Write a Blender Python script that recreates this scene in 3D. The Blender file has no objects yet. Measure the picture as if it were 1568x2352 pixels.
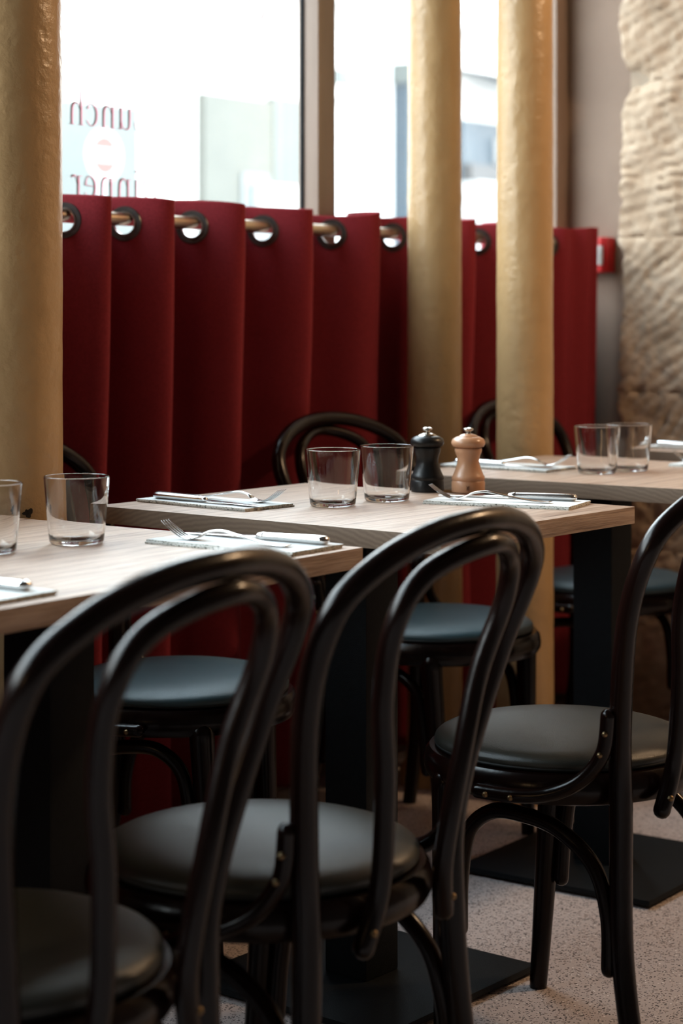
import bpy, bmesh, math, random
from mathutils import Vector, Matrix, noise
random.seed(7)
SC = bpy.context.scene
COL = SC.collection
PI = math.pi

# ------------------------------------------------------------------ camera, sky, lights, exposure
TH = math.radians(35.5)                      # angle between the view and the window wall
CT, ST = math.cos(TH), math.sin(TH)
F, CX, HY = 4573.0, 784.0, 708.0             # focal length and horizon in pixels of the 1568x2352 frame
CAMH = 1.07
cd = bpy.data.cameras.new('camera')
cam = bpy.data.objects.new('camera', cd)
COL.objects.link(cam)
cam.location = (0, 0, CAMH)
cam.rotation_euler = (PI/2, 0, TH - PI/2)
cd.sensor_fit = 'VERTICAL'
cd.sensor_height = 36.0
cd.lens = 36.0*F/2352.0
cd.shift_y = -(1176.0 - HY)/2352.0
cd.clip_start = 0.05
cd.dof.use_dof = True
cd.dof.focus_distance = 2.98
cd.dof.aperture_fstop = 4.0
SC.camera = cam

W = bpy.data.worlds.new('overcast_sky')
SC.world = W
W.use_nodes = True
bg = W.node_tree.nodes['Background']
_nt = W.node_tree
_tc = _nt.nodes.new('ShaderNodeTexCoord')
_sx = _nt.nodes.new('ShaderNodeSeparateXYZ')
_cr = _nt.nodes.new('ShaderNodeValToRGB')
_cr.color_ramp.elements[0].position = 0.0
_cr.color_ramp.elements[0].color = (1.0, .985, .96, 1)
_cr.color_ramp.elements[1].position = 0.8
_cr.color_ramp.elements[1].color = (.72, .88, 1.0, 1)
_nt.links.new(_tc.outputs['Generated'], _sx.inputs[0])
_nt.links.new(_sx.outputs['Z'], _cr.inputs['Fac'])
_nt.links.new(_cr.outputs['Color'], bg.inputs[0])
bg.inputs[1].default_value = 14.0

def light(name, kind, loc, energy, color, size=0.1, rot=None, spot=None):
    d = bpy.data.lights.new(name, kind)
    d.energy = energy
    d.color = color
    if kind in ('POINT', 'SPOT'):
        d.shadow_soft_size = size
    if spot:
        d.spot_size, d.spot_blend = spot
    o = bpy.data.objects.new(name, d)
    o.location = loc
    if rot: o.rotation_euler = rot
    COL.objects.link(o)
    return o
por = bpy.data.lights.new('window_portal', 'AREA')
por.shape = 'RECTANGLE'
por.size, por.size_y = 6.5, 1.7
por.cycles.is_portal = True
po = bpy.data.objects.new('window_portal', por)
po.location = (1.53, 2.78, 1.88)
po.rotation_euler = (-PI/2, 0, 0)
COL.objects.link(po)
WARM = (1.0, 0.62, 0.30)
light('warm_ceiling_lamp', 'POINT', (4.05, 0.45, 2.4), 95, (1.0, 0.66, 0.38), 0.09)
light('warm_wall_lamp', 'POINT', (-1.55, 1.35, 1.35), 9, WARM, 0.10)

SC.view_settings.view_transform = 'Standard'
SC.view_settings.look = 'None'
SC.view_settings.gamma = 1.0
SC.view_settings.use_curve_mapping = False
SC.view_settings.exposure = 0.0
SC.cycles.use_denoising = True
SC.cycles.max_bounces = 12
SC.cycles.transmission_bounces = 12
SC.cycles.transparent_max_bounces = 16
SC.cycles.sample_clamp_indirect = 8.0

# ------------------------------------------------------------------ materials
def new_mat(name):
    m = bpy.data.materials.new(name)
    m.use_nodes = True
    nt = m.node_tree
    return m, nt, nt.nodes['Principled BSDF']

def node(nt, kind, **kw):
    n = nt.nodes.new(kind)
    for k, v in kw.items():
        if k in n.inputs: n.inputs[k].default_value = v
        else: setattr(n, k, v)
    return n

def coords(nt, scale=(1, 1, 1), rot=(0, 0, 0)):
    tc = nt.nodes.new('ShaderNodeTexCoord')
    mp = nt.nodes.new('ShaderNodeMapping')
    mp.inputs['Scale'].default_value = scale
    mp.inputs['Rotation'].default_value = rot
    nt.links.new(tc.outputs['Object'], mp.inputs['Vector'])
    return mp.outputs['Vector']

def ramp(nt, fac, stops):
    r = nt.nodes.new('ShaderNodeValToRGB')
    e = r.color_ramp.elements
    while len(e) < len(stops): e.new(0.5)
    for el, (p, c) in zip(e, stops):
        el.position = p
        el.color = (c[0], c[1], c[2], 1)
    nt.links.new(fac, r.inputs['Fac'])
    return r.outputs['Color']

def bump(nt, bsdf, height, strength, dist=0.01):
    b = nt.nodes.new('ShaderNodeBump')
    b.inputs['Strength'].default_value = strength
    b.inputs['Distance'].default_value = dist
    nt.links.new(height, b.inputs['Height'])
    nt.links.new(b.outputs['Normal'], bsdf.inputs['Normal'])

def mottled(name, c1, c2, scale=20, rough=0.5, metal=0.0, bstr=0.0, bscale=None, stretch=(1, 1, 1), coat=0.0, spec=0.5, detail=4):
    m, nt, b = new_mat(name)
    v = coords(nt, stretch)
    n = node(nt, 'ShaderNodeTexNoise', Scale=scale, Detail=detail)
    nt.links.new(v, n.inputs['Vector'])
    nt.links.new(ramp(nt, n.outputs['Fac'], [(0.3, c1), (0.7, c2)]), b.inputs['Base Color'])
    b.inputs['Roughness'].default_value = rough
    b.inputs['Metallic'].default_value = metal
    b.inputs['Coat Weight'].default_value = coat
    b.inputs['Coat Roughness'].default_value = 0.15
    b.inputs['Specular IOR Level'].default_value = spec
    if bstr:
        n2 = node(nt, 'ShaderNodeTexNoise', Scale=bscale or scale, Detail=3)
        nt.links.new(v, n2.inputs['Vector'])
        bump(nt, b, n2.outputs['Fac'], bstr)
    return m

M = {}
M['bent'] = mottled('dark_bentwood', (.0038, .0013, .0010), (.0085, .0027, .0019), 9, .22, bstr=.05, bscale=60, stretch=(1, 1, .25), spec=.26)
M['cushion'] = mottled('dark_olive_vinyl', (.024, .0265, .0220), (.032, .035, .0295), 14, .35, bstr=.16, bscale=800, spec=.66)
M['cushion_skylit'] = mottled('sky_tinted_vinyl', (.030, .062, .072), (.038, .075, .086), 14, .38, bstr=.16, bscale=800, spec=.66)  # same seat vinyl, with blue window skylight painted into its colour
M['piping'] = mottled('vinyl_seam', (.012, .016, .017), (.018, .022, .023), 30, .5)
M['screw'] = mottled('brass_screw', (.22, .15, .08), (.30, .21, .11), 60, .4, metal=1)
M['powder'] = mottled('black_powder_coat', (.0022, .0034, .0044), (.004, .0058, .0074), 90, .58, bstr=.15, bscale=600, spec=.2)
M['steel'] = mottled('polished_steel', (.62, .61, .60), (.72, .71, .70), 30, .16, metal=1)
M['nickel'] = mottled('nickel_knob', (.50, .48, .44), (.62, .60, .56), 30, .22, metal=1)
M['gunmetal'] = mottled('gunmetal_eyelet', (.07, .07, .066), (.11, .11, .105), 40, .36, metal=.9)
M['lip'] = mottled('eyelet_lip', (.30, .27, .25), (.42, .39, .36), 40, .3, metal=1)
M['rod'] = mottled('brushed_brass_rod', (.40, .33, .255), (.50, .42, .335), 50, .34, metal=1, stretch=(.1, 1, 1))
M['millwood'] = mottled('turned_beech', (.42, .205, .105), (.56, .295, .165), 26, .36, bstr=.04, bscale=80, stretch=(1, 1, .18), coat=.25)
M['millblack'] = mottled('black_lacquer', (.006, .006, .006), (.011, .011, .011), 26, .34, spec=.3)
M['stamp'] = mottled('burnt_stamp', (.09, .04, .02), (.12, .055, .03), 60, .6)
M['plaster'] = mottled('taupe_plaster', (.195, .135, .100), (.23, .163, .122), 5, .8, bstr=.08, bscale=30)
M['walldark'] = mottled('brown_wall', (.030, .021, .016), (.042, .030, .023), 4, .85, bstr=.05, bscale=40)
M['ceil'] = mottled('ceiling_paint', (.055, .048, .042), (.07, .062, .054), 4, .9)
M['frame'] = mottled('brown_window_frame', (.175, .115, .080), (.215, .145, .105), 8, .42, stretch=(3, 3, .3))
M['gasket'] = mottled('dark_gasket', (.012, .014, .016), (.02, .022, .025), 30, .8, spec=.1)
M['redbox'] = mottled('red_plastic', (.55, .010, .012), (.62, .016, .016), 20, .4)
M['white'] = mottled('white_plastic', (.66, .63, .60), (.72, .69, .66), 20, .5)
M['grey'] = mottled('grey_print', (.25, .24, .24), (.32, .31, .31), 20, .6)
M['chip'] = mottled('chipped_paint', (.008, .006, .005), (.03, .02, .012), 120, .8)

def mat_oak():
    m, nt, b = new_mat('oak_laminate')
    v = coords(nt, (.9, 14, 14))
    n = node(nt, 'ShaderNodeTexNoise', Scale=5.5, Detail=7, Roughness=.62, Distortion=.7)
    nt.links.new(v, n.inputs['Vector'])
    v2 = coords(nt, (5, 160, 160))
    n2 = node(nt, 'ShaderNodeTexNoise', Scale=3.0, Detail=3, Roughness=.6)
    nt.links.new(v2, n2.inputs['Vector'])
    mx = node(nt, 'ShaderNodeMix', data_type='FLOAT')
    mx.inputs[0].default_value = .38
    nt.links.new(n.outputs['Fac'], mx.inputs[2])
    nt.links.new(n2.outputs['Fac'], mx.inputs[3])
    c = ramp(nt, mx.outputs[0], [(.36, (.17, .095, .058)), (.46, (.35, .228, .155)), (.55, (.46, .325, .24)), (.66, (.54, .40, .305))])
    nt.links.new(c, b.inputs['Base Color'])
    b.inputs['Roughness'].default_value = .40
    b.inputs['Specular IOR Level'].default_value = .7
    bump(nt, b, mx.outputs[0], .8, .003)
    return m
M['oak'] = mat_oak()

def mat_oak_end():
    m, nt, b = new_mat('oak_end_grain')
    v = coords(nt, (1, 1, 1), (0, 0, 0))
    n = node(nt, 'ShaderNodeTexNoise', Scale=9, Detail=2)
    nt.links.new(v, n.inputs['Vector'])
    w = node(nt, 'ShaderNodeTexWave', wave_type='RINGS', rings_direction='X', Scale=42, Distortion=3.0, Detail=3)
    w.inputs['Detail Scale'].default_value = 1.5
    nt.links.new(v, w.inputs['Vector'])
    c = ramp(nt, w.outputs['Color'], [(.1, (.165, .108, .070)), (.9, (.205, .138, .092))])
    nt.links.new(c, b.inputs['Base Color'])
    b.inputs['Roughness'].default_value = .6
    return m
M['oakend'] = mat_oak_end()

def mat_column():
    m, nt, b = new_mat('cream_gloss_paint')
    v = coords(nt)
    n = node(nt, 'ShaderNodeTexNoise', Scale=7, Detail=4)
    nt.links.new(v, n.inputs['Vector'])
    nt.links.new(ramp(nt, n.outputs['Fac'], [(.3, (.41, .262, .122)), (.7, (.49, .32, .155))]), b.inputs['Base Color'])
    b.inputs['Roughness'].default_value = .33
    n1 = node(nt, 'ShaderNodeTexNoise', Scale=38, Detail=4, Roughness=.55)
    nt.links.new(v, n1.inputs['Vector'])
    vo = node(nt, 'ShaderNodeTexVoronoi', Scale=26)
    nt.links.new(v, vo.inputs['Vector'])
    pit = nt.nodes.new('ShaderNodeMapRange')
    pit.inputs[1].default_value, pit.inputs[2].default_value = 0.0, 0.22
    nt.links.new(vo.outputs['Distance'], pit.inputs[0])
    ad = node(nt, 'ShaderNodeMath', operation='MULTIPLY_ADD')
    ad.inputs[1].default_value = .35
    nt.links.new(pit.outputs[0], ad.inputs[0])
    nt.links.new(n1.outputs['Fac'], ad.inputs[2])
    bump(nt, b, ad.outputs[0], .42, .007)
    return m
M['column'] = mat_column()

def mat_curtain():
    m, nt, b = new_mat('wine_red_cloth')
    v = coords(nt)
    n = node(nt, 'ShaderNodeTexNoise', Scale=260, Detail=2)
    nt.links.new(v, n.inputs['Vector'])
    c = ramp(nt, n.outputs['Fac'], [(.3, (.180, .011, .018)), (.7, (.240, .018, .027))])
    nt.links.new(c, b.inputs['Base Color'])
    b.inputs['Roughness'].default_value = .85
    b.inputs['Sheen Weight'].default_value = .07
    b.inputs['Sheen Roughness'].default_value = .4
    b.inputs['Sheen Tint'].default_value = (.8, .25, .25, 1)
    b.inputs['Specular IOR Level'].default_value = .3
    bump(nt, b, n.outputs['Fac'], .15, .002)
    tr = nt.nodes.new('ShaderNodeBsdfTranslucent')
    tr.inputs['Color'].default_value = (.42, .02, .025, 1)
    mx = nt.nodes.new('ShaderNodeMixShader')
    mx.inputs[0].default_value = .13
    nt.links.new(b.outputs[0], mx.inputs[1])
    nt.links.new(tr.outputs[0], mx.inputs[2])
    nt.links.new(mx.outputs[0], nt.nodes['Material Output'].inputs['Surface'])
    return m
M['curtain'] = mat_curtain()

def mat_terrazzo():
    m, nt, b = new_mat('terrazzo')
    v = coords(nt)
    n = node(nt, 'ShaderNodeTexNoise', Scale=3, Detail=4)
    nt.links.new(v, n.inputs['Vector'])
    base = ramp(nt, n.outputs['Fac'], [(.3, (.50, .425, .405)), (.7, (.57, .49, .465))])
    def chips(scale, thr, lo, hi):
        vo = node(nt, 'ShaderNodeTexVoronoi', Scale=scale)
        nt.links.new(v, vo.inputs['Vector'])
        sep = nt.nodes.new('ShaderNodeSeparateColor')
        nt.links.new(vo.outputs['Color'], sep.inputs[0])
        a = node(nt, 'ShaderNodeMath', operation='LESS_THAN')
        a.inputs[1].default_value = thr
        nt.links.new(sep.outputs[0], a.inputs[0])
        d = node(nt, 'ShaderNodeMath', operation='LESS_THAN')
        d.inputs[1].default_value = lo
        nt.links.new(vo.outputs['Distance'], d.inputs[0])
        k = node(nt, 'ShaderNodeMath', operation='MULTIPLY')
        nt.links.new(a.outputs[0], k.inputs[0])
        nt.links.new(d.outputs[0], k.inputs[1])
        return k.outputs[0]
    cur = base
    for sc, thr, lo, col in ((300, .30, .46, (.085, .07, .066)), (185, .14, .42, (.06, .05, .047)), (250, .05, .40, (.80, .77, .74)), (130, .10, .5, (.34, .28, .26))):
        mx = node(nt, 'ShaderNodeMix', data_type='RGBA')
        nt.links.new(chips(sc, thr, lo, 0), mx.inputs[0])
        nt.links.new(cur, mx.inputs[6])
        mx.inputs[7].default_value = (*col, 1)
        cur = mx.outputs[2]
    nt.links.new(cur, b.inputs['Base Color'])
    b.inputs['Roughness'].default_value = .45
    return m
M['terrazzo'] = mat_terrazzo()

def mat_stone():
    m, nt, b = new_mat('limestone')
    v = coords(nt)
    n = node(nt, 'ShaderNodeTexNoise', Scale=8, Detail=7, Roughness=.6)
    nt.links.new(v, n.inputs['Vector'])
    c = ramp(nt, n.outputs['Fac'], [(.28, (.28, .205, .14)), (.5, (.39, .295, .21)), (.72, (.46, .36, .27))])
    nt.links.new(c, b.inputs['Base Color'])
    b.inputs['Roughness'].default_value = .9
    n1 = node(nt, 'ShaderNodeTexNoise', Scale=90, Detail=4)
    nt.links.new(v, n1.inputs['Vector'])
    bump(nt, b, n1.outputs['Fac'], .5, .006)
    return m
M['stone'] = mat_stone()
M['mortar'] = mottled('lime_mortar', (.28, .22, .165), (.36, .29, .22), 14, .95, bstr=.3, bscale=60)

def mat_glass(name, tint=(1, 1, 1), rough=0.0, ior=1.46):
    m, nt, b = new_mat(name)
    b.inputs['Base Color'].default_value = (*tint, 1)
    b.inputs['Transmission Weight'].default_value = 1.0
    b.inputs['Roughness'].default_value = rough
    b.inputs['IOR'].default_value = ior
    return m
M['glass'] = mat_glass('tumbler_glass', (.985, .99, .99))

def mat_pane():
    m, nt, b = new_mat('window_glass')
    t = nt.nodes.new('ShaderNodeBsdfTransparent')
    t.inputs['Color'].default_value = (.97, .985, .98, 1)
    g = nt.nodes.new('ShaderNodeBsdfGlossy')
    g.inputs['Roughness'].default_value = .02
    lw = node(nt, 'ShaderNodeLayerWeight', Blend=.5)
    pw = node(nt, 'ShaderNodeMath', operation='POWER'); pw.inputs[1].default_value = 5
    nt.links.new(lw.outputs['Facing'], pw.inputs[0])
    fr = node(nt, 'ShaderNodeMath', operation='MULTIPLY_ADD'); fr.inputs[1].default_value = .9; fr.inputs[2].default_value = .04
    nt.links.new(pw.outputs[0], fr.inputs[0])
    mx = nt.nodes.new('ShaderNodeMixShader')
    nt.links.new(fr.outputs[0], mx.inputs[0])
    nt.links.new(t.outputs[0], mx.inputs[1])
    nt.links.new(g.outputs[0], mx.inputs[2])
    nt.links.new(mx.outputs[0], nt.nodes['Material Output'].inputs['Surface'])
    return m
M['pane'] = mat_pane()

def mat_film(name, col, transp):
    m, nt, b = new_mat(name)
    b.inputs['Base Color'].default_value = (*col, 1)
    b.inputs['Roughness'].default_value = .7
    tr = nt.nodes.new('ShaderNodeBsdfTranslucent')
    tr.inputs['Color'].default_value = (*col, 1)
    mx = nt.nodes.new('ShaderNodeMixShader'); mx.inputs[0].default_value = .6
    nt.links.new(b.outputs[0], mx.inputs[1]); nt.links.new(tr.outputs[0], mx.inputs[2])
    tp = nt.nodes.new('ShaderNodeBsdfTransparent')
    m2 = nt.nodes.new('ShaderNodeMixShader'); m2.inputs[0].default_value = transp
    nt.links.new(mx.outputs[0], m2.inputs[1]); nt.links.new(tp.outputs[0], m2.inputs[2])
    nt.links.new(m2.outputs[0], nt.nodes['Material Output'].inputs['Surface'])
    return m
M['ink_red'] = mat_film('red_lettering', (.55, .10, .16), .45)
M['ink_brown'] = mat_film('brown_lettering', (.075, .058, .045), .08)

def mat_napkin():
    m, nt, b = new_mat('napkin_paper')
    v = coords(nt)
    n = node(nt, 'ShaderNodeTexNoise', Scale=60, Detail=3)
    nt.links.new(v, n.inputs['Vector'])
    nt.links.new(ramp(nt, n.outputs['Fac'], [(.3, (.66, .68, .68)), (.7, (.74, .755, .75))]), b.inputs['Base Color'])
    b.inputs['Roughness'].default_value = .85
    bump(nt, b, n.outputs['Fac'], .2, .002)
    return m
M['napkin'] = mat_napkin()

def mat_hem():
    m, nt, b = new_mat('speckled_hem')
    v = coords(nt, (1, 1, 2.2))
    n = node(nt, 'ShaderNodeTexNoise', Scale=240, Detail=2, Roughness=.6)
    nt.links.new(v, n.inputs['Vector'])
    nt.links.new(ramp(nt, n.outputs['Fac'], [(.31, (.05, .07, .055)), (.40, (.30, .31, .27)), (.47, (.64, .64, .60))]), b.inputs['Base Color'])
    b.inputs['Roughness'].default_value = .9
    return m
M['hem'] = mat_hem()

# outside
M['render_white'] = mottled('white_render', (.52, .52, .515), (.58, .58, .57), 1.5, .9)
M['render_beige'] = mottled('beige_render', (.084, .088, .080), (.098, .100, .090), 1.5, .9)
M['shop_grey'] = mottled('pale_grey_shopfront', (.075, .089, .089), (.088, .100, .098), 1.5, .7)
M['shop_blue'] = mottled('slate_blue_paint', (.026, .043, .060), (.031, .050, .068), 2, .6)
M['shop_dark'] = mottled('dark_shop_front', (.03, .032, .036), (.04, .042, .046), 2, .6)
M['asphalt'] = mottled('asphalt', (.16, .16, .165), (.21, .21, .215), 8, .9)
M['kerb'] = mottled('pavement_stone', (.36, .36, .35), (.42, .42, .41), 3, .9)
M['signred'] = mottled('sign_red', (.36, .085, .080), (.40, .095, .09), 5, .8, spec=.1)
M['signwhite'] = mottled('sign_white', (.34, .34, .34), (.37, .37, .37), 5, .8, spec=.2)
M['galv'] = mottled('galvanised_pole', (.38, .39, .40), (.45, .46, .47), 12, .5, metal=.5)
M['shopglass'] = mottled('dark_shop_glass', (.07, .09, .10), (.09, .11, .12), 2, .25)

# ------------------------------------------------------------------ mesh helpers
class MB:
    def __init__(s): s.v, s.f, s.m = [], [], []
    def add(s, vs, fs, mi=0):
        o = len(s.v)
        s.v += [tuple(p) for p in vs]
        for f in fs:
            s.f.append(tuple(i+o for i in f)); s.m.append(mi)
        return s
    def box(s, a, b, mi=0, bev=0.0):
        (x0, y0, z0), (x1, y1, z1) = a, b
        if not bev:
            v = [(x, y, z) for z in (z0, z1) for y in (y0, y1) for x in (x0, x1)]
            f = [(0, 2, 3, 1), (4, 5, 7, 6), (0, 1, 5, 4), (1, 3, 7, 5), (3, 2, 6, 7), (2, 0, 4, 6)]
            return s.add(v, f, mi)
        bm = bmesh.new()
        bmesh.ops.create_cube(bm, size=1)
        for q in bm.verts:
            q.co = Vector(((x0+x1)/2+q.co.x*(x1-x0), (y0+y1)/2+q.co.y*(y1-y0), (z0+z1)/2+q.co.z*(z1-z0)))
        bmesh.ops.bevel(bm, geom=bm.edges[:], offset=bev, segments=2, affect='EDGES', profile=.7)
        bm.verts.index_update()
        s.add([q.co[:] for q in bm.verts], [[q.index for q in f.verts] for f in bm.faces], mi)
        bm.free()
        return s
    def lathe(s, prof, n=32, mi=0, c=(0, 0, 0), axis='Z', closed=False):
        vs, fs = [], []
        k = len(prof)
        for i in range(n):
            a = 2*PI*i/n
            for r, h in prof:
                if axis == 'Z': vs.append((c[0]+r*math.cos(a), c[1]+r*math.sin(a), c[2]+h))
                elif axis == 'X': vs.append((c[0]+h, c[1]+r*math.cos(a), c[2]+r*math.sin(a)))
                else: vs.append((c[0]+r*math.sin(a), c[1]+h, c[2]+r*math.cos(a)))
        for i in range(n):
            j = (i+1) % n
            for q in range(k if closed else k-1):
                p = (q+1) % k
                fs.append((i*k+q, j*k+q, j*k+p, i*k+p))
        return s.add(vs, fs, mi)
    def sweep(s, pts, rad, n=12, mi=0, up=None, rounded=True):
        """pts: list of Vector; rad: r or (w,t) half sizes per point; up fixes the side vector"""
        pts = [Vector(p) for p in pts]
        k = len(pts)
        if not isinstance(rad, (list, tuple)): rad = [rad]*k
        rad = [(r, r) if not isinstance(r, (list, tuple)) else r for r in rad]
        if rounded:                      # small domes at both ends
            def dome(p, q, r):
                d = (p-q).normalized(); m_ = min(r)
                return [(p+d*m_*.95, (r[0]*.30, r[1]*.30)), (p+d*m_*.75, (r[0]*.68, r[1]*.68)), (p+d*m_*.38, (r[0]*.93, r[1]*.93))]
            h0 = dome(pts[0], pts[1], rad[0]); h1 = dome(pts[-1], pts[-2], rad[-1])[::-1]
            pts = [a for a, _ in h0]+pts+[a for a, _ in h1]
            rad = [b for _, b in h0]+rad+[b for _, b in h1]
            k = len(pts)
        tang = [(pts[min(i+1, k-1)]-pts[max(i-1, 0)]).normalized() for i in range(k)]
        if up is None:
            side = tang[0].orthogonal().normalized()
        vs, fs = [], []
        for i in range(k):
            t = tang[i]
            if up is not None:
                side = Vector(up).cross(t).normalized()
            else:
                side = (side - t*side.dot(t)).normalized()
            nor = t.cross(side)
            for j in range(n):
                a = 2*PI*j/n
                vs.append(pts[i]+side*(math.cos(a)*rad[i][0])+nor*(math.sin(a)*rad[i][1]))
        for i in range(k-1):
            for j in range(n):
                q = (j+1) % n
                fs.append((i*n+j, i*n+q, (i+1)*n+q, (i+1)*n+j))
        fs.append(tuple(range(n))[::-1])
        fs.append(tuple((k-1)*n+j for j in range(n)))
        return s.add(vs, fs, mi)
    def mesh(s, name, mats, smooth=40):
        me = bpy.data.meshes.new(name)
        me.from_pydata(s.v, [], s.f)
        for m in (mats if isinstance(mats, (list, tuple)) else [mats]): me.materials.append(m)
        for p, mi in zip(me.polygons, s.m): p.material_index = mi
        bm = bmesh.new(); bm.from_mesh(me)
        bmesh.ops.recalc_face_normals(bm, faces=bm.faces)
        if smooth:
            lim = math.radians(smooth)
            for f in bm.faces: f.smooth = True
            for e in bm.edges:
                if len(e.link_faces) == 2 and e.calc_face_angle(0) > lim: e.smooth = False
        bm.to_mesh(me); bm.free()
        return me
    def build(s, name, mats, parent=None, smooth=40, loc=None):
        o = bpy.data.objects.new(name, s.mesh(name, mats, smooth))
        COL.objects.link(o)
        if parent is not None: o.parent = parent
        if loc is not None: o.location = loc
        return o

def spline(P, n):
    """Catmull-Rom through points of any dimension, n samples per span"""
    P = [tuple(p) for p in P]
    out = []
    for i in range(len(P)-1):
        p0 = P[max(i-1, 0)]; p1 = P[i]; p2 = P[i+1]; p3 = P[min(i+2, len(P)-1)]
        for k in range(n):
            t = k/n
            out.append(tuple(.5*((2*b)+(-a+c)*t+(2*a-5*b+4*c-d)*t*t+(-a+3*b-3*c+d)*t**3) for a, b, c, d in zip(p0, p1, p2, p3)))
    out.append(P[-1])
    return out

def tag(o, label=None, cat=None, group=None, kind=None):
    if label: o['label'] = label
    if cat: o['category'] = cat
    if group: o['group'] = group
    if kind: o['kind'] = kind
    return o

def empty(name, loc=(0, 0, 0), rz=0.0):
    o = bpy.data.objects.new(name, None)
    o.empty_display_size = .05
    COL.objects.link(o)
    o.location = loc
    o.rotation_euler = (0, 0, rz)
    return o

def dup(o, loc=None, rz=None, label=None, parent=None):
    c = o.copy()
    COL.objects.link(c)
    if parent is not None: c.parent = parent
    if loc is not None: c.location = loc
    if rz is not None: c.rotation_euler = (0, 0, rz)
    if label: c['label'] = label
    for ch in list(o.children):
        dup(ch, parent=c)
    return c

def at_h(px, py, h):
    """world point at height h seen at pixel (px, py) of the photograph"""
    Z = F*(CAMH-h)/(py-HY); X = (px-CX)/F*Z
    return (X*ST+Z*CT, -X*CT+Z*ST)

def at_y(px, py, Y):
    """world x, z on the plane y = Y"""
    t = (px-CX)/F
    Z = Y/(-t*CT+ST)
    return ((t*ST+CT)*Z, CAMH-(py-HY)/F*Z)

def struct(o): o['kind'] = 'structure'; return o

# ------------------------------------------------------------------ room shell
YW = 2.66            # inner face of the window frame
XS = 4.70            # face of the rough stone
XP = 4.78            # face of the plaster return
HC = 2.95
struct(MB().box((-1.85, -.85, -.12), (5.0, 2.86, 0)).build('floor', M['terrazzo'], smooth=0))
struct(MB().box((-1.85, -.85, HC), (5.0, 2.86, HC+.15)).build('ceiling', M['ceil'], smooth=0))
struct(MB().box((-1.7, -.85, 0), (5.0, -.70, HC)).build('wall_back', M['walldark'], smooth=0))  # unseen; brought in close behind the camera to cut light bouncing off the floor
struct(MB().box((-1.85, -.85, 0), (-1.7, 2.82, HC)).build('wall_left', M['walldark'], smooth=0))  # unseen; also brought in nearer so less lit floor reflects in the chairs
front = MB().box((-1.7, YW+.02, 0), (5.0, YW+.16, .42)).box((-1.7, YW-.08, .42), (1.05, YW+.035, 1.22)).box((1.05, YW+.022, .42), (XP, YW+.045, 1.13)).box((-1.7, YW+.02, 2.72), (5.0, YW+.16, HC)).box((XP, YW+.02, .42), (5.0, YW+.16, 2.72))
struct(front.build('wall_front', M['plaster'], smooth=0))
wr = struct(MB().box((XS+.022, -.70, 0), (5.0, 2.43, HC)).build('wall_right', M['mortar'], smooth=0))
struct(MB().box((XP, 2.43, 0), (5.0, YW+.02, HC)).build('wall_return', M['plaster'], smooth=0))

def stone_block(y0, y1, z0, z1, seed, ang, res, end=False):
    ny = max(3, int((y1-y0)/res)); nz = max(3, int((z1-z0)/res))
    vs, fs = [], []
    ca, sa = math.cos(ang), math.sin(ang)
    for j in range(nz+1):
        for i in range(ny+1):
            u, w = i/ny, j/nz
            y = y0+(y1-y0)*u; z = z0+(z1-z0)*w
            d = .012*noise.fractal(Vector((2.0, y*6, z*6)), 1.0, 2.0, 4)
            q = y*sa + z*ca                         # tool marks climb towards -y
            g = math.sin(q*205+3.4*noise.noise(Vector((seed, y*9, z*9)))+1.2*noise.noise(Vector((y*25, z*25, seed))))
            g = max(0, g)**1.6
            d -= .0105*g*(.35+1.1*abs(noise.noise(Vector((y*8, z*8, seed+4)))))
            d += .004*noise.noise(Vector((y*24, z*24, 9)))+.004*noise.noise(Vector((y*60, z*60, 1)))
            hole = noise.noise(Vector((y*17, z*17, 21)))
            if hole > .55: d -= .05*(hole-.55)
            e = min(u*(y1-y0), (1-u)*(y1-y0), w*(z1-z0), (1-w)*(z1-z0))
            rd = .008*(1+.7*noise.noise(Vector((y*20, z*20, 3))))
            if e < rd: d -= (.0022*(1-math.sqrt(max(0, 1-(1-e/rd)**2))))
            yy = y
            if end and u > .6:
                yy += (u-.6)/.4*(-.030*math.exp(-((z-1.672)/.04)**2)+.026*noise.noise(Vector((seed, z*9, 3)))+.014*noise.noise(Vector((seed, z*30, 7))))
            d -= .03*math.exp(-((z-1.672)/.03)**2-((y-2.44)/.05)**2)
            vs.append((XS-d, yy, z))
    k = ny+1
    for j in range(nz):
        for i in range(ny):
            fs.append((j*k+i, j*k+i+1, (j+1)*k+i+1, (j+1)*k+i))
    ring = [i for i in range(k)]+[j*k+ny for j in range(1, nz+1)]+[nz*k+i for i in range(ny-1, -1, -1)]+[j*k for j in range(nz-1, 0, -1)]
    o = len(vs)
    for r in ring: vs.append((XS+.075, vs[r][1], vs[r][2]))
    for a in range(len(ring)):
        b = (a+1) % len(ring)
        fs.append((ring[a], o+a, o+b, ring[b]))
    fs.append(tuple(o+a for a in range(len(ring))))
    return MB().add(vs, fs)
zj = [0.0, .44, .85, 1.257, 1.665, 2.07, 2.48, HC]
for c in range(7):
    ys = [2.45, 2.45-(.62 if c % 2 else .42), 1.25-(.15 if c % 2 else 0), .55, -.15]
    ang = [.5, .75, .72, .22, .45, .3, .3][c]
    for k in range(4):
        bl = stone_block(ys[k+1]+.0004, ys[k]-.0004 if k else ys[k], zj[c]+.0004, zj[c+1]-.0004, c*5+k, ang, .0085 if k == 0 else .035, end=(k == 0))
        bl.build('stone', M['stone'], wr, smooth=60)

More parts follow.
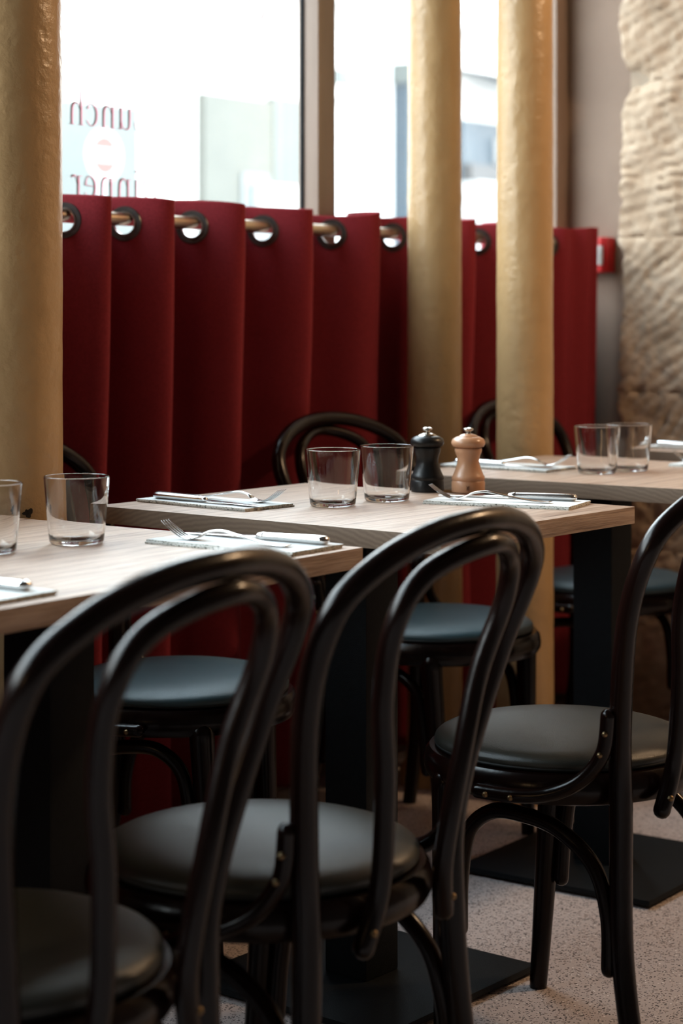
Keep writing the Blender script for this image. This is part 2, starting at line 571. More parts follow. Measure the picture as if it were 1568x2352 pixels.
# window: two lights between brown frame members
def window(name, x0, x1, y, lights):
    fr = MB()
    fr.box((x0, y, .42), (x1, y+.05, .50), bev=.004).box((x0, y, 2.64), (x1, y+.05, 2.72), bev=.004)
    w = struct(fr.build(name, M['frame']))
    return w
win = window('window_1', -1.69, XP, YW, 2)
MX0, MX1 = 3.622, 3.690
def member(x0, x1, name='mullion'):
    o = MB().box((x0, YW-.012, .50), (x1, YW+.045, 2.64), bev=.006).build(name, M['frame'], win)
    MB().box((x0-.004, YW+.028, .50), (x0, YW+.036, 2.64)).build('gasket', M['gasket'], o, smooth=0)
    return o
member(MX0, MX1)
member(4.712, XP, 'frame_post')
member(1.55, 1.62); member(-.55, -.48); member(-1.69, -1.62, 'frame_post')
for a, b in ((MX1, 4.712), (1.62, MX0), (-.48, 1.55), (-1.62, -.55)):
    MB().box((a, YW+.036, .50), (b, YW+.042, 2.64)).build('pane', M['pane'], win, smooth=0)

# ------------------------------------------------------------------ lettering on the glass (reads from the street, so mirrored here)
YL = YW+.034
def stroke(mb, pts, x0, z0, dx=0.0, dy=0.0, k=1.0):
    """pts: (u, v, halfwidth); u runs to -x"""
    P = spline(pts, 6)
    L, R = [], []
    for i, (u, v, h) in enumerate(P):
        a = P[max(i-1, 0)]; b = P[min(i+1, len(P)-1)]
        tx, tz = b[0]-a[0], b[1]-a[1]
        q = math.hypot(tx, tz) or 1
        nx, nz = -tz/q*h*k, tx/q*h*k
        L.append((u+nx, v+nz)); R.append((u-nx, v-nz))
    o = len(L)
    vs = [(x0-u+dx, YL+dy, z0+v) for u, v in L+R] + [(x0-u+dx, YL+dy+.0004, z0+v) for u, v in L+R]
    fs = []
    for i in range(o-1):
        fs.append((i, i+1, o+i+1, o+i)); fs.append((2*o+i, 3*o+i, 3*o+i+1, 2*o+i+1))
        fs.append((i, 2*o+i, 2*o+i+1, i+1)); fs.append((o+i, o+i+1, 3*o+i+1, 3*o+i))
    mb.add(vs, fs)
T, t_ = .0040, .0014
def serif(u, v, w=.009): return [(u-w, v, t_*.7), (u, v, t_*.7), (u+w, v, t_*.7)]
GL = {
 'L': (.050, [[(.012, .064, T), (.012, .03, T), (.012, 0, T)], serif(.012, .063), [(.004, .001, t_), (.025, .001, t_), (.042, .002, t_)], [(.042, .002, t_), (.045, .010, t_), (.046, .018, t_)]]),
 'u': (.050, [[(.011, .043, T), (.011, .020, T), (.013, .005, T*.8), (.022, 0, t_), (.032, .006, t_), (.036, .014, t_)], [(.037, .043, T), (.037, .02, T), (.037, 0, T)], serif(.007, .043, .006), serif(.033, .043, .006), serif(.041, .001, .006)]),
 'n': (.050, [[(.011, .043, T), (.011, .02, T), (.011, 0, T)], [(.012, .030, t_), (.018, .040, t_), (.026, .044, T*.7), (.035, .037, T), (.037, .02, T), (.037, 0, T)], serif(.011, 0, .008), serif(.037, 0, .008), serif(.007, .043, .006)]),
 'c': (.040, [[(.033, .033, T*.9), (.029, .042, t_), (.019, .044, t_), (.009, .034, T*.9), (.007, .022, T), (.010, .009, T*.9), (.020, 0, t_), (.030, .004, t_), (.035, .011, t_)]]),
 'h': (.050, [[(.011, .066, T), (.011, .03, T), (.011, 0, T)], [(.012, .030, t_), (.018, .040, t_), (.026, .044, T*.7), (.035, .037, T), (.037, .02, T), (.037, 0, T)], serif(.011, 0, .008), serif(.037, 0, .008), serif(.007, .066, .006)]),
 'D': (.058, [[(.012, .064, T), (.012, .03, T), (.012, 0, T)], [(.004, .0635, t_), (.020, .0635, t_), (.036, .058, T*.7), (.048, .034, T), (.038, .008, T*.7), (.020, .0005, t_), (.004, .0005, t_)]]),
 'i': (.026, [[(.012, .043, T), (.012, .02, T), (.012, 0, T)], serif(.012, 0, .007), serif(.008, .043, .006), [(.012, .058, .001), (.012, .0605, T*1.1), (.012, .063, .001)]]),
 'e': (.043, [[(.008, .024, t_), (.022, .025, t_), (.035, .026, t_)], [(.035, .026, T*.8), (.031, .040, t_*1.4), (.021, .044, t_), (.010, .036, T*.8), (.007, .022, T), (.010, .009, T*.9), (.020, 0, t_), (.030, .004, t_), (.036, .011, t_)]]),
 'r': (.038, [[(.011, .043, T), (.011, .02, T), (.011, 0, T)], [(.012, .028, t_), (.017, .039, t_), (.024, .044, T*.6), (.030, .040, T)], serif(.011, 0, .008), serif(.007, .043, .006)]),
}
def word(txt, xr, z):
    u = xr
    for ch in txt:
        w, strokes = GL[ch]
        red = MB(); br = MB()
        for s_ in strokes:
            stroke(br, s_, u, z, 0, .0006, .50)
            stroke(red, s_, u, z, .0034, -.0006, .40)
        o = br.build('letter', M['ink_brown'], win, smooth=0)
        red.build('letter_shadow', M['ink_red'], o, smooth=0)
        u -= w*1.02
xl, zl = at_y(342, 304, YL)
word('Lunch', xl, zl)
xl, zl = at_y(364, 395, YL)
word('Dinner', xl, zl-.064)
# the tail of a hand-written word that runs out of the frame above
xs_, zs_ = at_y(612, 18, YL)
sc_ = MB(); sc2 = MB()
for st in ([(0, 0, .0012), (.016, -.022, .0035), (.030, -.050, .0008)], [(.055, .030, .001), (.062, .008, .003), (.072, -.010, .0008)],
           [(.012, -.014, .0008), (.030, -.002, .001), (.046, -.006, .002), (.052, -.018, .0012)], [(.072, .012, .0008), (.085, .008, .002), (.10, .016, .001)],
           [(-.004, .030, .001), (.006, .014, .003), (0, 0, .0012)]):
    stroke(sc_, st, xs_, zs_, 0, .0006, .75); stroke(sc2, st, xs_, zs_, .003, -.0006, .45)
so = sc_.build('letter', M['ink_brown'], win, smooth=0)
sc2.build('letter_shadow', M['ink_red'], so, smooth=0)

# ------------------------------------------------------------------ columns
def column(x, y, r, seed, label, chip=False, flange=True):
    root = empty('column', (x, y, 0))
    n, rows = 56, 150
    vs, fs = [], []
    for j in range(rows+1):
        z = HC*j/rows
        rr = r*(1.03-.075*(z/HC))
        for i in range(n):
            a = 2*PI*i/n
            d = .0009*noise.noise(Vector((math.cos(a)*2.0+seed, math.sin(a)*2.0, z*7)))+.0009*noise.noise(Vector((math.cos(a)*6, math.sin(a)*6+seed, z*26)))
            d += .0011*max(0, 1-abs(z-1.32)/.02) if flange else .0012*max(0, 1-abs(z-1.285)/.006)
            vs.append(((rr+d)*math.cos(a), (rr+d)*math.sin(a), z))
    for j in range(rows):
        for i in range(n):
            k = (i+1) % n
            fs.append((j*n+i, j*n+k, (j+1)*n+k, (j+1)*n+i))
    MB().add(vs, fs).build('shaft', M['column'], root, smooth=80)
    MB().lathe([(0, 0), (r+.018, 0), (r+.018, .03), (r+.012, .042), (r+.004, .05), (r-.004, .062)], 48).build('base', M['column'], root)
    MB().lathe([(r-.01, HC-.10), (r+.012, HC-.07), (r+.03, HC-.03), (r+.03, HC-.001), (0, HC-.001)], 48).build('capital', M['column'], root)
    if chip:
        ax = math.atan2(-y, -x)
        vs, fs = [], []
        zc, a0 = .760, ax+.33
        N = 22
        vs.append(((r*1.011+.0022)*math.cos(a0), (r*1.011+.0022)*math.sin(a0), zc))
        for i in range(N):
            q = 2*PI*i/N
            k = .62+.55*noise.noise(Vector((i*.42, 2.2, 0)))
            aa = a0+math.cos(q)*.14*k; zz = zc+math.sin(q)*.010*k-.003
            vs.append(((r*1.011+.0022)*math.cos(aa), (r*1.011+.0022)*math.sin(aa), zz))
        for i in range(N): fs.append((0, 1+i, 1+(i+1) % N))
        MB().add(vs, fs).build('paint_chip', M['chip'], root, smooth=0)
    return tag(root, label, 'column')
column(2.233, 2.228, .0805, 1, 'thick cream painted iron column at left, behind the long table', True, False)
column(3.774, 2.20, .0615, 5, 'slim cream column, right one of the pair beside the wooden mill')
column(3.786, 2.442, .061, 9, 'slim cream column, left one of the pair, just behind the black mill')

# ------------------------------------------------------------------ curtain and rod
YC, ZR, ZTOP = 2.583, 1.2425, 1.283
RG = ZR-.0085
KX = [1.12, 1.34, 1.55, 1.76, 1.97, 2.17, 2.37, 2.555, 2.728, 2.898, 3.102, 3.336, 3.583, 3.825, 4.015, 4.20, 4.385, 4.555, 5.2]
AMP = [.05]*2+[.050, .052, .05, .05, .052, .050, .052, .048, .055, .054, .048, .045, .050, .05, .045, .034, .032]
def cy(x, z):
    """curtain depth at x, height z"""
    f = (ZTOP-z)/ZTOP
    xx = x+f*.030*noise.noise(Vector((x*2.1, 4.0, 0)))+f*.012*noise.noise(Vector((x*5, z*2.0, 3)))
    k = 0
    while k < len(KX)-2 and xx > KX[k+1]: k += 1
    ph = (xx-KX[k])/(KX[k+1]-KX[k])
    p2 = 2*PI*ph
    a = AMP[k]*(1-ph)+AMP[k+1]*ph
    u = max(0, min(1, (z-.62)/.62))
    a *= 1.24+.28*u*u*(3-2*u)+.10*f*noise.noise(Vector((x*3, z*1.5, 8)))
    y = -a*math.sin(p2)
    w = math.sin(p2/2)**2                       # extra folds away from the eyelets
    if k == 12: y += w*.020*math.sin(2*p2+.4)
    if x > 4.46: y += .009*math.sin((x-4.46)*82)*min(1, (x-4.46)/.06)
    y += w*f**.5*.021*noise.noise(Vector((x*17, z*1.2, 1)))+w*.004*noise.noise(Vector((x*34, z*3, 5)))
    return YC+y
def curtain():
    xs = []
    x = 1.13
    while x <= 4.731: xs.append(x); x += .004 if x > 2.3 else .009
    zs = [ZTOP-.005*i for i in range(22)]
    z = zs[-1]
    while z > .06: z -= .028; zs.append(max(z, .055))
    vs, fs = [], []
    for z in zs:
        for x in xs:
            y = cy(x, z)
            top = .007*noise.noise(Vector((x*6, 1, 1)))+.004*math.sin(x*31)
            zz = z+top*max(0, 1-(ZTOP-z)/.05)
            vs.append((x, y, zz))
    n = len(xs)
    eye = []
    for k in range(0, len(KX)-1):
        for xe in (KX[k], (KX[k]+KX[k+1])/2):
            if xe > 4.68: continue
            e = .002
            tx, ty = 2*e, cy(xe+e, RG)-cy(xe-e, RG)
            eye.append((Vector((xe, cy(xe, RG), RG)), math.atan2(ty, tx)))
    for j in range(len(zs)-1):
        for i in range(n-1):
            a = (j*n+i, j*n+i+1, (j+1)*n+i+1, (j+1)*n+i)
            if j < 24:
                c = (Vector(vs[a[0]])+Vector(vs[a[2]]))/2
                if any((c-e).length < .0262 for e, _ in eye): continue
            fs.append(a)
    me = MB().add(vs, fs)
    o = me.build('curtain', M['curtain'], smooth=180)
    so = o.modifiers.new('thick', 'SOLIDIFY'); so.thickness = .0022; so.offset = 0
    for e, ang in eye:
        g = MB().lathe([(.0225, -.0022), (.033, -.0026), (.0345, 0), (.033, .0026), (.0225, .0022)], 32, 0, axis='Y', closed=True)
        go = g.build('eyelet', M['gunmetal'], o)
        go.location = e
        go.rotation_euler = (0, 0, ang)
        MB().lathe([(.0205, -.004), (.0232, -.0044), (.0243, -.002), (.0243, .002), (.0232, .0044), (.0205, .004)], 32, 0, axis='Y', closed=True).build('lip', M['lip'], go)
    return tag(o, 'wine red cafe curtain hanging in deep folds across the lower window', 'curtain')
curtain()
rod = MB().sweep([(1.02, YC, ZR), (2.4, YC, ZR), (3.6, YC, ZR), (4.712, YC, ZR)], .0135, 24, rounded=False).build('curtain_rod', M['rod'])
tag(rod, 'brass coloured curtain rod threaded through the eyelets of the red curtain', 'rod')

# ------------------------------------------------------------------ red call point
cp = MB().box((4.737, 2.507, 1.166), (XP-.001, 2.595, 1.260), bev=.004).build('call_point', M['redbox'])
pl = MB().box((4.7355, 2.521, 1.186), (4.7372, 2.581, 1.238), bev=.0006).build('label_plate', M['white'], cp)
MB().box((4.7350, 2.556, 1.205), (4.7356, 2.574, 1.228)).build('printed_mark', M['grey'], pl, smooth=0)
tag(cp, 'red square fire alarm call point on the plaster beside the curtain end', 'alarm box')

# ------------------------------------------------------------------ tables
HT = .755
def table(name_label, cx, cy_, lx, ly, rz, posts, group='oak topped cafe tables'):
    root = empty('bistro_table', (cx, cy_, 0), rz)
    tb = MB().box((-lx/2, -ly/2, HT-.027), (lx/2, ly/2, HT), bev=.0012)
    top = tb.build('tabletop', [M['oak'], M['oakend']], root, smooth=25)
    for p in top.data.polygons:
        if abs(p.normal.x) > .9: p.material_index = 1
    for px, py in posts:
        po_ = MB().box((px-.0415, py-.0415, .016), (px+.0415, py+.0415, HT-.035), bev=.004).build('post', M['powder'], root)
        MB().box((px-.16, py-.16, HT-.035), (px+.16, py+.16, HT-.0272)).build('top_plate', M['powder'], root, smooth=0)
        bp_ = MB().box((px-.20, py-.20, .005), (px+.20, py+.20, .016), bev=.004)
        for fx_ in (-.17, .17):
            for fy_ in (-.17, .17): bp_.lathe([(0, 0), (.014, 0), (.014, .0055), (0, .0055)], 12, c=(px+fx_, py+fy_, 0))
        bp_.build('base_plate', M['powder'], root)
    return tag(root, name_label, 'table', group)
table('long oak topped table at left with two place settings on black posts', 1.563, 1.841, 1.18, .68, 0, [(.317, -.035), (-.31, -.035)])
T2R = math.radians(-3.2)
table('small oak topped table in the middle carrying the two pepper mills', 2.603, 1.812, .525, .68, T2R, [(-.003, .003)])
table('small oak topped table behind the mills with two blurred tumblers', 3.447, 1.782, .56, .68, 0, [(-.048, .028)])
table('oak topped table end at far right edge, beside the stone wall', 4.27, 1.72, .58, .66, 0, [(0, 0)])

# ------------------------------------------------------------------ bentwood chairs
def chair():
    root = empty('bentwood_chair')
    half = [(-.190, -.224, .0), (-.165, -.184, .18), (-.150, -.1735, .385), (-.1606, -.178, .50), (-.200, -.209, .653), (-.209, -.247, .753), (-.164, -.273, .801), (-.086, -.293, .829), (0, -.303, .837)]
    P = half+[(-x, y, z) for x, y, z in half[:-1]][::-1]
    P = spline(P, 7)
    rad = [.0150+.0015*min(1, z/.38) if z < .38 else .0165-.0018*min(1, (z-.38)/.3) for _, _, z in P]
    MB().sweep(P, rad, 14).build('back_frame', M['bent'], root, smooth=60)
    half = [(-.084, -.203, .372), (-.067, -.214, .44), (-.082, -.230, .56), (-.102, -.240, .649), (-.1175, -.2655, .735), (-.0885, -.288, .788), (0, -.314, .8125)]
    P = spline(half+[(-x, y, z) for x, y, z in half[:-1]][::-1], 7)
    ih = MB().sweep(P, .0122, 14).build('inner_hoop', M['bent'], root, smooth=60)
    for s in (-1, 1):
        MB().sweep([(s*.083, -.214, .390), (s*.083, -.216, .390)], .0045, 8).build('screw', M['screw'], ih)
    MB().lathe([(0, .379), (.190, .379), (.199, .382), (.2045, .391), (.2055, .402), (.203, .415), (.197, .4225), (.186, .424), (0, .424)], 56).build('seat_ring', M['bent'], root)
    prof = [(0, .4245), (.184, .4245), (.1885, .428), (.1895, .433)]
    for i in range(1, 10):
        a = i/9*PI/2
        prof.append((.1895*math.cos(a)**.55 if i < 9 else 0, .433+.026*math.sin(a)))
    cu = MB().lathe(prof, 56).build('seat_cushion', M['cushion'], root, smooth=60)
    MB().lathe([(.1865+.003*math.cos(2*PI*k/8), .4275+.003*math.sin(2*PI*k/8)) for k in range(8)], 56, closed=True).build('seam', M['piping'], cu)
    for s in (-1, 1):
        P = spline([(s*.160, .102, .385), (s*.154, .108, .26), (s*.147, .114, .12), (s*.141, .120, .0)], 6)
        MB().sweep(P, [.0215-.0080*i/(len(P)-1) for i in range(len(P))], 14).build('front_leg', M['bent'], root, smooth=60)
    for s in (-1, 1):
        P = spline([(s*.165, -.163, .165), (s*.159, -.158, .235), (s*.157, -.135, .300), (s*.158, -.080, .343), (s*.159, -.02, .356), (s*.158, .028, .352), (s*.156, .066, .318), (s*.155, .080, .250), (s*.151, .084, .175)], 7)
        MB().sweep(P, .0115, 12).build('side_arch', M['bent'], root, smooth=60)
    for s in (-1, 1):
        P = spline([(s*.182, -.170, .515), (s*.179, -.160, .462), (s*.187, -.131, .423), (s*.199, -.088, .401), (s*.212, -.040, .395), (s*.2155, .015, .395)], 7)
        br = MB().sweep(P, .0105, 12).build('corner_brace', M['bent'], root, smooth=60)
        for (x, y, z) in ((.1915, -.170, .492), (.1890, -.161, .462), (.2225, -.040, .394), (.2255, -.002, .394)):
            d = Vector((s*1, -.25 if z > .42 else 0, 0)).normalized()
            p = Vector((s*x, y, z))
            MB().sweep([p-d*.002, p], .0042, 8).build('screw', M['screw'], br)
    return root
CH = 'dark bentwood cafe chairs'
ch0 = chair()
ch0.location = (1.391, 1.441, 0)
ch0.rotation_euler.z = .069
tag(ch0, 'dark bentwood chair nearest the camera, blurred, at bottom left corner', 'chair', CH)
dup(ch0, (1.860, 1.446, 0), .025, 'dark bentwood chair in the foreground middle with olive seat under the long table')
dup(ch0, (2.595, 1.449, 0), .009, 'dark bentwood chair at right edge showing brass screws on its seat brace')
far0 = dup(ch0, (2.598, 2.196, 0), PI+.34, 'dark bentwood chair with blue-lit seat beyond the long table, by the thick column')
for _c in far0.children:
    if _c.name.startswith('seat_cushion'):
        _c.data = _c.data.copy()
        _c.data.materials[0] = M['cushion_skylit']
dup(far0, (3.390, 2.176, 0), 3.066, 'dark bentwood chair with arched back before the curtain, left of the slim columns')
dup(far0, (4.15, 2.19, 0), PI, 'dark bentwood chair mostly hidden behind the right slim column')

# ------------------------------------------------------------------ tumblers
def tumbler(h=.0905, rt=.0442, rb=.0365):
    pr = [(0, .0006), (rb-.006, .0), (rb-.002, .0008), (rb, .004)]
    for i in range(1, 9):
        k = i/8
        pr.append((rb+(rt-rb)*k**.9, .004+(h-.0055)*k))
        if i == 1: pr.insert(-1, (rb+(rt-rb)*.02, .0052))
    pr += [(rt-.00002, h-.0006), (rt-.0003, h-.0001), (rt-.0007, h), (rt-.0011, h-.0001), (rt-.00138, h-.0006), (rt-.0014, h-.0015)]
    for i in range(7, -1, -1):
        k = i/8
        pr.append((rb+(rt-rb)*k**.9-.0014-.0006*(1-k), max(.004+(h-.0055)*k, .0065)))
    pr += [(rb-.0035, .0058), (rb-.006, .0055), (rb-.014, .0060), (0, .0068)]
    return MB().lathe(pr, 64)
tm = tumbler().mesh('tumbler', M['glass'], 60)
GT = 'clear glass tumblers'
for px, py, lab in ((764, 1162, 'clear tumbler on the middle table, left one of the two before the mills'),
                    (888, 1150, 'clear tumbler on the middle table, touching the black mill in view'),
                    (176, 1248, 'clear tumbler on the long table in front of the thick column'),
                    (-28, 1270, 'clear tumbler cut by the left edge on the long table'),
                    (1371, 1087, 'blurred clear tumbler on the table behind the mills, left of its pair'),
                    (1444, 1081, 'blurred clear tumbler on the table behind the mills, right of its pair')):
    o = bpy.data.objects.new('tumbler', tm)
    COL.objects.link(o)
    x, y = at_h(px, py, HT)
    o.location = (x, y, HT)
    tag(o, lab, 'glass', GT)

# ------------------------------------------------------------------ pepper and salt mills
def mill(px, py, mat, label, stamp):
    x, y = at_h(px, py, HT)
    root = empty('pepper_mill', (x, y, HT), math.atan2(-y, -x))
    MB().lathe([(0, 0), (.0265, 0), (.0285, .0015), (.0287, .018), (.0272, .0205), (.0285, .0225), (.0282, .027), (.0262, .030), (.0222, .040), (.0192, .049), (.0188, .056), (.0202, .063), (.0222, .068), (.0232, .072), (.0230, .0755), (.0212, .0765), (0, .0765)], 48).build('body', mat, root)
    MB().lathe([(0, .077), (.0225, .077), (.0262, .0785), (.0288, .0825), (.0290, .0865), (.0268, .0915), (.0215, .0945), (.0190, .0955), (0, .0955)], 48).build('head', mat, root)
    MB().lathe([(0, .0955), (.0165, .0955), (.0168, .0962), (.0135, .0985), (.0075, .1005), (0, .101)], 40).build('cap', M['nickel'] if not stamp else mat, root)
    MB().lathe([(0, .100), (.0048, .100), (.0042, .1025), (.0045, .1045), (.0082, .106), (.0090, .108), (.0085, .1095), (.0045, .1108), (0, .111)], 32).build('knob', M['nickel'], root)
    if stamp:
        s = MB()
        R = .0289
        def mark(p):
            q = [(R*math.cos(a), R*math.sin(a), z) for a, z in spline(p, 3)]
            s.sweep(q, .0004, 6)
        mark([(-.10, .006), (-.06, .010), (-.10, .0135)]); mark([(-.02, .0055), (-.03, .010), (.02, .0135)])
        mark([(.05, .006), (.02, .010), (.08, .013)]); mark([(-.08, .0095), (0, .0105), (.06, .0095)])
        s.build('stamped_emblem', M['stamp'], root)
    return tag(root, label, 'pepper mill', 'small turned table mills')
mill(981, 1129, M['millblack'], 'black turned pepper mill with nickel knob on the middle table', False)
mill(1075, 1131, M['millwood'], 'pale wooden turned mill with nickel knob on the middle table', True)

# ------------------------------------------------------------------ napkins and cutlery
NAPX, NAPY, NAPH = .112, .245, .0053
def napkin():
    root = empty('napkin')
    for k in range(2):
        vs, fs = [], []
        z0, z1 = k*.0025, k*.0025+.0024
        nx, ny = 10, 20
        def pt(i, j, z):
            u, v = i/nx-.5, j/ny-.5
            ox = .0018*noise.noise(Vector((j*.33, k*7.0, i > nx/2)))+.0022*(k-.5)
            oy = .0018*noise.noise(Vector((i*.37, k*5.0, (j > ny/2)+3)))
            e = max(abs(u), abs(v))*2
            lift = (.0012*noise.noise(Vector((u*5, v*5, k)))+.0008) if z > z0+.001 else 0
            return (u*NAPX+ox*abs(u)*2, v*NAPY+oy*abs(v)*2, z+lift*(1-.5*e))
        for z in (z0, z1):
            for j in range(ny+1):
                for i in range(nx+1): vs.append(pt(i, j, z))
        q = (nx+1)*(ny+1); w = nx+1
        for j in range(ny):
            for i in range(nx):
                a = j*w+i
                fs.append((a, a+w, a+w+1, a+1)); fs.append((q+a, q+a+1, q+a+w+1, q+a+w))
        mb = MB().add(vs, fs, 0)
        sd = []
        for i in range(nx): sd += [(i, i+1, q+i+1, q+i), (ny*w+i+1, ny*w+i, q+ny*w+i, q+ny*w+i+1)]
        for j in range(ny): sd += [((j+1)*w, j*w, q+j*w, q+(j+1)*w), (j*w+nx, (j+1)*w+nx, q+(j+1)*w+nx, q+j*w+nx)]
        for f in sd: mb.f.append(f); mb.m.append(1)
        mb.build('fold', [M['napkin'], M['hem']], root, smooth=30)
    return root
def fork():
    """lies along +y (handle end at y = -.098), curved up at the tines"""
    root = empty('fork')
    P = [(0, -.098, .0030, .0085, .0010), (0, -.085, .0026, .0092, .0012), (0, -.055, .0050, .0062, .0013), (0, -.02, .0105, .0038, .0016), (0, .008, .0150, .0028, .0019),
         (0, .030, .0125, .0036, .0017), (0, .043, .0060, .0075, .0012), (0, .054, .0030, .0112, .0010), (0, .062, .0026, .0118, .0009)]
    S = spline(P, 5)
    MB().sweep([p[:3] for p in S], [(p[3], p[4]) for p in S], 12, up=(0, 0, 1)).build('handle', M['steel'], root, smooth=60)
    for k in range(4):
        x = (k-1.5)*.0058
        S = spline([(x, .058, .0028, .0021, .0009), (x, .072, .0052, .0018, .0010), (x*.99, .088, .0135, .0015, .0009), (x*.96, .103, .0240, .0007, .0006)], 5)
        MB().sweep([p[:3] for p in S], [(p[3], p[4]) for p in S], 8, up=(0, -.4, 1)).build('tine', M['steel'], root, smooth=60)
    return root
def knife():
    root = empty('knife')
    S = spline([(0, -.110, .0062, .0098, .0056), (0, -.104, .0062, .0104, .0062), (0, -.07, .0060, .0092, .0060), (0, -.03, .0056, .0072, .0054), (0, -.010, .0054, .0066, .0052)], 5)
    MB().sweep([p[:3] for p in S], [(p[3], p[4]) for p in S], 14, up=(0, 0, 1)).build('handle', M['steel'], root, smooth=60)
    MB().sweep([(0, -.011, .0054), (0, -.003, .0052)], [(.0074, .0058), (.0056, .0044)], 14, up=(0, 0, 1)).build('collar', M['steel'], root, smooth=60)
    S = spline([(0, -.004, .0048, .0050, .0016), (.001, .010, .0042, .0088, .0011), (.001, .06, .0034, .0098, .0010), (0, .095, .0026, .0088, .0009), (-.002, .112, .0022, .0050, .0007), (-.004, .119, .0020, .0014, .0005)], 5)
    MB().sweep([p[:3] for p in S], [(p[3], p[4]) for p in S], 10, up=(0, 0, 1), rounded=False).build('blade', M['steel'], root, smooth=30)
    return root
nap0, fork0, knife0 = napkin(), fork(), knife()
first = [True]
# centre x, y, turn, whether the diner sits at the window side
SET = [(2.075, 1.640, 0.0, False, 'on the long table behind the middle foreground chair', -.012),
       (1.540, 1.645, 0.02, False, 'cut by the left edge on the long table', 0),
       (2.487, 2.025, T2R-.05, True, 'at left on the middle table, window side', 0),
       (2.764, 1.645, math.radians(11), False, 'at right on the middle table below the wooden mill', -.004),
       (3.390, 2.015, -.04, True, 'blurred, on the table behind the mills', 0),
       (3.662, 1.650, 0, False, 'at right end of the table behind the mills', 0),
       (4.100, 1.925, 0, True, 'on the far right table beside the stone wall', 0)]
for i, (x, y, rz, win_side, where, yo) in enumerate(SET):
    r = rz + (PI if win_side else 0)
    def place(proto, ox, oy, dz, turn, label, cat, group):
        c, s = math.cos(r), math.sin(r)
        loc = (x+ox*c-oy*s, y+ox*s+oy*c, HT+dz)
        if i == 0:
            o = proto; o.location = loc; o.rotation_euler = (0, 0, r+turn)
        else:
            o = dup(proto, loc, r+turn)
        tag(o, label, cat, group)
    place(nap0, 0, 0, 0, 0, 'folded napkin '+where, 'napkin', 'folded place napkins')
    place(fork0, -.022, .022+yo, NAPH, .05, 'steel fork '+where, 'fork', 'forks on napkins')
    place(knife0, .030, .012+yo, NAPH, .02, 'steel knife '+where, 'knife', 'knives on napkins')

# ------------------------------------------------------------------ the street outside
struct(MB().box((-30, 2.86, -.25), (60, 12.2, -.12)).build('street', M['asphalt'], smooth=0))
struct(MB().box((-30, 12.2, -.25), (60, 15.6, 0)).build('pavement', M['kerb'], smooth=0))
YF = 15.0
def fx(px): return at_y(px, 400, YF)[0]
def fz(px, py): return at_y(px, py, YF)[1]
bl = empty('shop_building', (20, YF, 0))
def bpart(name, mat, x0, x1, z0, z1, d0=0.0, d1=.3, parent=bl, bev=0.0):
    o = MB().box((x0-20, -d1, z0), (x1-20, -d0, z1), bev=bev).build(name, mat, parent, smooth=0)
    return o
MB().box((-48, 0, 0), (38, 6, 5.3)).build('wall', M['render_white'], bl, smooth=0)
bpart('cornice', M['render_white'], -28, 58, 4.95, 5.2, 0, .4)
p1 = bpart('shopfront', M['shop_grey'], fx(60), fx(300), 0, fz(200, 238), 0, .12)
p2 = bpart('shopfront', M['render_beige'], fx(452), fx(610), 0, fz(560, 228), 0, .12)
p3 = bpart('shopfront', M['shop_grey'], fx(610), fx(688), 0, fz(640, 228), 0, .14)
bpart('shop_window', M['shopglass'], fx(535), fx(598), .5, fz(560, 400), .12, .15, p2)
bpart('signboard', M['signwhite'], fx(562), fx(648), fz(600, 492), fz(600, 425), .14, .25)
p4 = bpart('pilaster', M['shop_blue'], fx(903), fx(945), 0, fz(920, 190), 0, .25)
bpart('capital', M['shop_grey'], fx(899), fx(950), fz(920, 195), fz(920, 150), 0, .32, p4)
p5 = bpart('shopfront', M['shop_blue'], fx(1035), fx(1200), 0, fz(1100, 285), 0, .2)
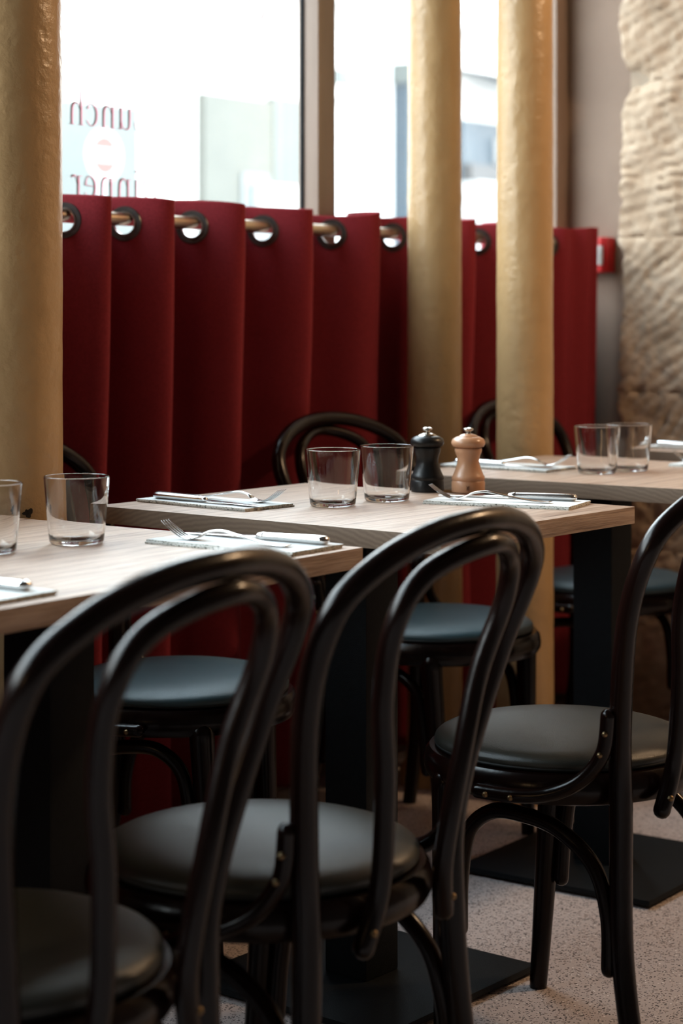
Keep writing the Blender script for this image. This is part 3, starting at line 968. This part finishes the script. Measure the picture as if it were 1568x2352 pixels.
bpart('fascia', M['shop_dark'], fx(1035), fx(1200), fz(1100, 425), fz(1100, 385), .2, .34, p5)
bpart('lit_panel', M['signwhite'], fx(1107), fx(1160), fz(1130, 380), fz(1130, 322), .2, .3, p5)
bpart('stall_riser', M['signwhite'], fx(1030), fx(1200), 0, fz(1100, 425), .2, .5, p5)
aw = MB()
a0, a1 = fx(1040)-20, fx(1210)-20
zt, zb = fz(1100, 165), fz(1100, 205)
aw.add([(a0, 0, zt), (a1, 0, zt), (a1, -1.0, zb-.25), (a0, -1.0, zb), (a0, 0, zt-.05), (a1, 0, zt-.05), (a1, -1.0, zb-.30), (a0, -1.0, zb-.05)],
       [(0, 1, 2, 3), (7, 6, 5, 4), (3, 2, 6, 7), (0, 3, 7, 4), (1, 5, 6, 2), (0, 4, 5, 1)])
aw.build('awning', M['shop_dark'], bl, smooth=0)
for px, w, y0, y1 in ((821, 9, 85, 112), (868, 9, 85, 103), (795, 40, 228, 240), (1085, 60, 455, 462), (780, 30, 160, 195)):
    bpart('window', M['shop_grey'], fx(px-w/2), fx(px+w/2), fz(px, y1), fz(px, y0), 0, .06)
for px in range(-900, 0, 220):
    f = bpart('window', M['shop_grey'], fx(px), fx(px+110), .8, 3.2, 0, .06)
tag(bl, 'pale overexposed shop building across the street, seen through the window', 'building')
sx, sz = at_y(233, 357, 14.0)
sg = empty('road_sign', (sx, 14.0, 0))
MB().lathe([(0, 0), (.03, 0), (.03, sz+.25), (0, sz+.25)], 16).build('pole', M['galv'], sg)
dk = MB().lathe([(0, -.045), (.262, -.045), (.268, -.038), (.262, -.03), (0, -.03)], 40, axis='Y', c=(0, 0, sz)).build('disc', M['signwhite'], sg)
MB().lathe([(0, -.049), (.205, -.049), (.205, -.045)], 40, axis='Y', c=(0, 0, sz)).build('red_field', M['signred'], dk)
MB().box((-.15, -.054, sz-.062), (.15, -.049, sz+.062)).build('white_bar', M['signwhite'], dk, smooth=0)
tag(sg, 'round white and red no entry sign outside, behind the window lettering', 'road sign')
